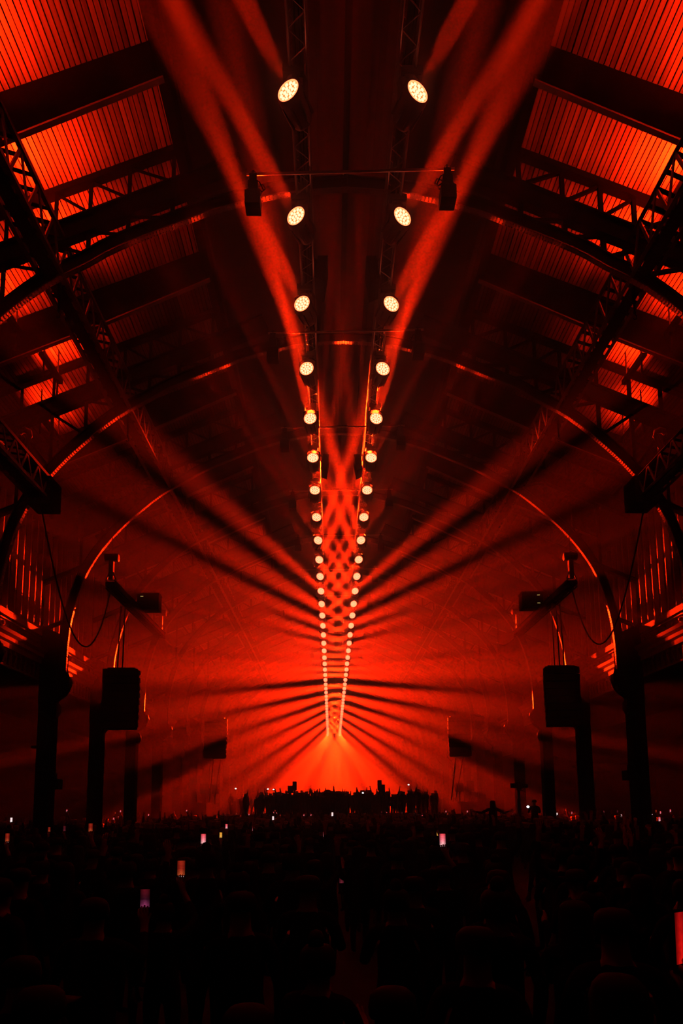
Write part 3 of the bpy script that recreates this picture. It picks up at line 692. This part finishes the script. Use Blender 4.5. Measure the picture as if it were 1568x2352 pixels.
HN = ['hair', 'hair', 'hair', 'cap']; HW = ['short hair', 'long hair', 'a hair bun', 'a cap']
PW = {'still': 'arms down', 'bent': 'hands at chest', 'one_up': 'one arm raised', 'both_up': 'both arms raised', 'phone_side': 'holding a phone out to the side', 'phone': 'holding a phone at eye level', 'phone_high': 'holding a phone up high', 'spread': 'arms spread wide', 'wave': 'one hand waving'}
placed = []
def person(x, y, z, pose, k, rot, hair, label=None, group=None):
    t = thing('person', label or 'dark-clothed person with %s, %s, in the packed crowd' % (HW[hair], PW[pose]), 'person', (x, y, z), group)
    t.rotation_euler = (0, 0, rot); t.scale = (k, k, k)
    obj('body', PM[pose], t); obj(HN[hair], HAIR[hair], t, (0, -.0, 1.645*1.75/1.775))
    placed.append((x, y)); return t

# phones held over the crowd: photograph position, height in pixels, screen look
def screen_mat(name, top, mid, low, st):
    m = bpy.data.materials.new(name); m.use_nodes = True; nt = m.node_tree; nt.nodes.clear()
    tc = nt.nodes.new('ShaderNodeTexCoord'); sp = nt.nodes.new('ShaderNodeSeparateXYZ'); nt.links.new(tc.outputs['Generated'], sp.inputs[0])
    r = nt.nodes.new('ShaderNodeValToRGB'); els = r.color_ramp.elements
    els[0].position = .0; els[0].color = (*low, 1); els[1].position = 1; els[1].color = (*top, 1); e = els.new(.45); e.color = (*mid, 1)
    nt.links.new(sp.outputs[2], r.inputs[0])
    a = nt.nodes.new('ShaderNodeMath'); a.operation = 'SUBTRACT'; a.inputs[1].default_value = .5; nt.links.new(sp.outputs[0], a.inputs[0])
    ab = nt.nodes.new('ShaderNodeMath'); ab.operation = 'ABSOLUTE'; nt.links.new(a.outputs[0], ab.inputs[0])
    n = nt.nodes.new('ShaderNodeTexNoise'); n.inputs['Scale'].default_value = 7; nt.links.new(tc.outputs['Generated'], n.inputs['Vector'])
    mr = nt.nodes.new('ShaderNodeMapRange'); mr.inputs[1].default_value = 0; mr.inputs[2].default_value = .5; mr.inputs[3].default_value = 1.7; mr.inputs[4].default_value = .45; nt.links.new(ab.outputs[0], mr.inputs[0])
    mu = nt.nodes.new('ShaderNodeMath'); mu.operation = 'MULTIPLY'; nt.links.new(mr.outputs[0], mu.inputs[0])
    n2 = nt.nodes.new('ShaderNodeMath'); n2.operation = 'ADD'; n2.inputs[1].default_value = .35; nt.links.new(n.outputs[0], n2.inputs[0]); nt.links.new(n2.outputs[0], mu.inputs[1])
    ms = nt.nodes.new('ShaderNodeMath'); ms.operation = 'MULTIPLY'; ms.inputs[1].default_value = st; nt.links.new(mu.outputs[0], ms.inputs[0])
    em = nt.nodes.new('ShaderNodeEmission'); nt.links.new(r.outputs[0], em.inputs[0]); nt.links.new(ms.outputs[0], em.inputs[1])
    o = nt.nodes.new('ShaderNodeOutputMaterial'); nt.links.new(em.outputs[0], o.inputs[0]); m.cycles.emission_sampling = 'NONE'
    return m
SC = {'red': screen_mat('phone_screen_red', (.5, .03, .01), (.4, .02, .01), (.8, .12, .03), .5),
      'pink': screen_mat('phone_screen_pink', (.9, .06, .08), (1, .2, .25), (1, .5, .5), .9),
      'violet': screen_mat('phone_screen_violet', (.22, .01, .02), (.06, .008, .02), (.6, .08, .25), .35),
      'dim': screen_mat('phone_screen_dim', (.25, .02, .03), (.2, .02, .03), (.35, .04, .07), .3),
      'white': screen_mat('phone_screen_white', (1, .75, .75), (1, .7, .7), (1, .9, .9), 1.1),
      'amber': screen_mat('phone_screen_amber', (1, .42, .04), (1, .45, .06), (1, .5, .1), .8)}
SC['deep'] = screen_mat('phone_screen_deep', (.3, .003, .003), (.5, .004, .003), (.6, .006, .004), .8)
SCW = {'red': 'deep red', 'pink': 'pink and red', 'violet': 'dim violet', 'dim': 'faint red', 'white': 'white', 'amber': 'amber'}
WHITE = emit('control_glow', (1, .8, .8), .8)
b = MB(); b.box(-.037, .037, 0, .008, -.077, .077); b.box(-.034, .034, -.0008, .0088, -.080, .080); PHB = b.mesh('phone_body', M['blackp'])
b = MB(); b.box(-.0345, .0345, -.0022, -.0009, -.055, .074); PHS = {k: b.mesh('screen_'+k, m) for k, m in SC.items()}
b = MB()
for x in (-.02, 0, .02): b.lathe([(.005, 0), (.004, .0014)], 8, Matrix.Translation((x, -.0009, -.066)) @ Matrix.Rotation(PI/2, 4, 'X'))
PHC = b.mesh('camera_buttons', WHITE)
def phone(px, py, h, col, dots, label, tilt=0, wide=False, D=None):
    Y = D or max(2.5, .155*F/h*.98)
    p = at(px, py, Y)
    t = thing('phone', label, 'phone', p, 'phones held up in the crowd')
    t.rotation_euler = (0, PI/2 if wide else tilt, 0)
    obj('phone_body', PHB, t); obj('screen', PHS[col], t)
    if dots: obj('camera_buttons', PHC, t)
    return p
SIGHT = []
def blocks(x, y, h=1.80):
    """would a head here stand between the camera and one of the phones?"""
    for p in SIGHT:
        u = (y-CP.y)/(p.y-CP.y)
        if u < .97 and abs(CP.x+(p.x-CP.x)*u-x) < .24 and CP.z+(p.z-CP.z)*u < h+.06: return True
    return False
def holder(p, label):
    hi = p.z > 1.72
    k = (p.z-.07)/((1.96 if hi else 1.62)*1.75/1.775); kk = max(.92, min(1.07, k))
    dx, dy = (.06, .36) if hi else (.24, .38)
    person(p.x-dx*kk, p.y-dy*kk-.03, (0 if abs(kk-k) < .02 else (k-kk)*1.6*0), 'phone_high' if hi else 'phone_side', k if .86 < k < 1.12 else kk, 0, random.randrange(4), label)
PH = [(333, 2066, 46, 'violet', 0, 'nearest phone, dim violet picture with a bright foot, low left'), (416, 1996, 38, 'red', 1, 'orange-red phone with round buttons, above the dim violet one'), (1016, 1930, 30, 'pink', 1, 'brightest pink phone with white buttons, right of the middle'), (467, 1928, 25, 'pink', 1, 'upright pink phone left of the middle'), (208, 1902, 21, 'red', 1, 'red phone in the left part of the crowd'), (17, 1925, 21, 'red', 1, 'bright red phone at the left edge'), (784, 2020, 22, 'dim', 0, 'faint red phone low in the middle'), (745, 1917, 13, 'pink', 0, 'short pink phone in the middle of the crowd'), (26, 1884, 12, 'white', 0, 'whitish phone near the left edge, above the red one'), (582, 1904, 11, 'pink', 0, 'small pink phone, middle left'), (520, 1899, 12, 'pink', 0, 'small pink phone above the amber one, middle left'), (507, 1919, 14, 'amber', 0, 'amber glowing phone beside the upright pink one'), (1005, 1916, 11, 'amber', 0, 'amber phone just up left of the brightest pink phone'), (113, 1906, 12, 'red', 0, 'dark red phone between the left column and the red phone'), (148, 1904, 13, 'dim', 0, 'dim reddish phone left of the red phone'), (1188, 1940, 8, 'dim', 0, 'tiny magenta phone on the right, lower down'), (1514, 1882, 11, 'pink', 0, 'small red phone near the right edge'), (627, 1880, 10, 'white', 0, 'small white phone, middle left, high up'), (763, 1871, 10, 'white', 0, 'small lilac white phone under the stage middle'), (1454, 1868, 9, 'white', 0, 'tiny white phone just left of the right column foot')]
for (px, py, h, c, dts, lab) in PH:
    p = phone(px, py, h, c, dts, lab); SIGHT.append(p); holder(p, 'person lifting the '+lab.replace('phone', 'phone', 1))
# the glowing red screen cut by the right edge of the frame, a thumb across its foot
p = at(1562, 2162, 1.75); t = thing('phone', 'large blurred red glowing phone cut by the right edge of the photo', 'phone', p, 'phones held up in the crowd'); t.rotation_euler = (0, .06, .75)
obj('phone_body', PHB, t); obj('screen', PHS['deep'], t)
holder(p, 'person holding the large red phone at the right edge')
# the rest of the nearer crowd
rnd = random.Random(3); near = 0; cand = []
y = 2.6
while y < 24:
    hw = .56*y+.6; x = -hw
    while x < hw:
        cand.append((x+rnd.uniform(-.16, .16)+CP.x*.5, y+rnd.uniform(-.18, .18))); x += .74
    y += .86
ZD = ['nearest rows', 'middle rows', 'farther rows']; ZX = ['left', 'centre', 'right']; GZ = 0
cnt = 0
for (x, yy) in cand:
    if abs(x) > 15 or any((x-a)**2+(yy-c)**2 < .5**2 for a, c in placed) or abs(abs(x)-10.66) < .5 and any(abs(yy-Y) < .6 for Y in ARCH_Y): continue
    if cnt >= 272: break
    if blocks(x, yy): continue
    pose = rnd.choices(['still', 'bent', 'one_up', 'both_up', 'wave'], [6, 4, .35, .1, .2] if yy < 9 else [6, 4, .8, .4, .5])[0]; hair = rnd.randrange(4)
    person(x, yy, 0, pose, rnd.uniform(.90, 1.02) if yy < 6 else rnd.uniform(.92, 1.06), rnd.uniform(-.35, .35), hair, 'dark-clothed person with %s, %s, %s, %s' % (HW[hair], PW[pose], ZD[0 if yy < 7 else 1 if yy < 12 else 2], ZX[0 if x+.46 < -.17*yy else 2 if x+.46 > .17*yy else 1]), 'dark crowd, %s, %s, %s' % (PW[pose], HW[hair], ZD[0 if yy < 7 else 1 if yy < 12 else 2]+' '+ZX[0 if x+.46 < -.17*yy else 2 if x+.46 > .17*yy else 1])); cnt += 1
ylim = max(c for a, c in placed if c < 24)
# one person riding on shoulders with arms out, one filming beside the camera pole
p = at(1131, 1846, 24); person(p.x, 24, p.z-1.62, 'spread', 1.0, 0, 1, 'person with long hair and arms spread wide, raised above the crowd at right')
person(p.x, 24.12, -.1, 'still', 1.0, 0, 0, 'person carrying the one with arms spread wide on the shoulders')
p = at(1206, 1843, 29.2); person(p.x+.4, 29.2, p.z-1.62, 'bent', 1.0, 0, 3, 'camera operator standing raised beside the film camera pole')
b = MB(); b.box(-.3, .4, -.4, .4, 0, max(.05, p.z-1.62)); tag(b.build('camera_riser', M['dark'], None, loc=(p.x+.5, 29.2, 0)), 'small dark riser under the camera operator', 'platform')
# tiny lit phone screens far away
rp = random.Random(11); FAR = []; FARP = []
for i in range(64):
    px = rp.uniform(60, 1540); py = rp.choice([rp.uniform(1862, 1876), rp.uniform(1864, 1892)]); FAR.append((px, py, rp.uniform(4, 7)))
WHS = ['left of the left column', 'between left column and stage', 'before the stage, left half', 'before the stage, right half', 'between stage and right column', 'beside the right column']
for i, (px, py, h) in enumerate(FAR):
    D = min(max(14, .15*F/h), 40); c = rp.choice(['pink', 'red', 'white', 'dim', 'pink', 'red'])
    wz = WHS[0 if px < 120 else 1 if px < 460 else 2 if px < 770 else 3 if px < 1060 else 4 if px < 1440 else 5]
    p = at(px, py, D)
    if p.z < 1.2: p = at(px, py, .75*F/(py-1850))
    while abs(p.x) > 15.3: p = CP+(p-CP)*.93
    FARP.append((p.x, p.y, p.z))
    t = thing('phone', 'tiny %s phone far off in the crowd, %s' % (SCW[c], wz), 'phone', p, 'tiny %s phones %s' % (SCW[c], wz))
    obj('phone_body', PHB, t); obj('screen', PHS[c], t)
# far crowd, past counting: low detail figures joined into one object per field
LOW = [person_mesh('far_'+k, POSES[k], False, 0) for k in ('still', 'bent', 'one_up', 'both_up', 'wave', 'phone_high')]
def mass(name, label, spots):
    V = []; Fc = []; mi = []
    for (x, y, z, k, rot, w_) in spots:
        me = LOW[w_]; o = len(V); c, s_ = math.cos(rot)*k, math.sin(rot)*k
        V += [(x+v.co.x*c-v.co.y*s_, y+v.co.x*s_+v.co.y*c, z+v.co.z*k) for v in me.vertices]
        for p in me.polygons: Fc.append(tuple(i+o for i in p.vertices)); mi.append(p.material_index)
    me = bpy.data.meshes.new(name); me.from_pydata(V, [], Fc)
    for m in ('skin', 'cloth', 'trousers'): me.materials.append(M[m])
    me.polygons.foreach_set('material_index', mi)
    return tag(obj(name, me, None, kind='stuff'), label, 'crowd')
CLEAR = list(placed)
sp = [(x-.06, y-.36, 0, max(.84, min(1.12, z/1.95)), 0, 5) for x, y, z in FARP]; y = ylim+.8
while y < 45.4:
    x = -15.5
    while x < 15.5:
        if not (10.0 < abs(x) < 11.3 or abs(abs(x)-14.9) < 2.2 and 34.5 < y < 38.5 or abs(x-12.95) < .9 and abs(y-29.8) < 1.2 or any((x-a)**2+(y-c)**2 < .8**2 for a, c in CLEAR) or blocks(x, y)): sp.append((x+rnd.uniform(-.2, .2), y+rnd.uniform(-.2, .2), 0, rnd.uniform(.9, 1.06), rnd.uniform(-.4, .4), rnd.choices(range(5), [6, 3, 1.0, .5, .6])[0]))
        x += .78
    y += .9
mass('far_crowd', 'dense dark crowd filling the hall floor up to the stage', sp)
sp = []
for i in range(210):
    x = rnd.triangular(-9.0, 8.4, -.4); y = rnd.uniform(46.4, 55)
    sp.append((x, y, 1.62, rnd.uniform(.80, 1.08), rnd.uniform(0, 6.28), rnd.choices(range(5), [6, 3, 1.5, .7, 1.2])[0]))
mass('stage_crowd', 'people crowded on the stage, silhouetted against bright haze', sp)
for i, (px, py, Y, lab) in enumerate(((541, 1812, 47, 'white spark of light on the stage, leftmost'), (615, 1813, 47, 'white spark of light on the stage, second from the left'), (628, 1814, 47, 'white spark of light on the stage, third from the left'), (833, 1822, 46.5, 'white spark of light on the stage, just right of the middle'), (938, 1803, 47, 'white spark of light on the stage, right half'), (1212, 1854, 28, 'white spark of light at the foot of the film camera pole'))):
    p = at(px, py, Y); t = thing('phone', 'phone torch, '+lab, 'phone', p, 'phone torches'); t.scale = (1.3, 1, 1)
    obj('phone_body', PHB, t); b = MB(); b.lathe([(.05, 0), (.04, .01)], 10, Matrix.Translation((0, -.003, .02)) @ Matrix.Rotation(PI/2, 4, 'X')); b.build('torch_lamp', emit('torch_glow', (1, .9, .95), 3), t)

# ------------------------------------------------------------------ haze filling the hall
b = MB(); b.box(-XO-1.2, XO+1.2, YB-1, YF+1, -1, 23)
hz = b.build('haze', [], None, kind='stuff'); tag(hz, 'thin stage haze filling the whole hall and catching the red beams', 'haze')
m = bpy.data.materials.new('stage_haze'); m.use_nodes = True; nt = m.node_tree; nt.nodes.clear()
v = nt.nodes.new('ShaderNodeVolumeScatter'); v.inputs['Density'].default_value = HAZE_DENSITY; v.inputs['Anisotropy'].default_value = HAZE_G
o = nt.nodes.new('ShaderNodeOutputMaterial'); nt.links.new(v.outputs[0], o.inputs['Volume']); m.cycles.homogeneous_volume = True; m.cycles.volume_sampling = 'EQUIANGULAR'
hz.data.materials.append(m)
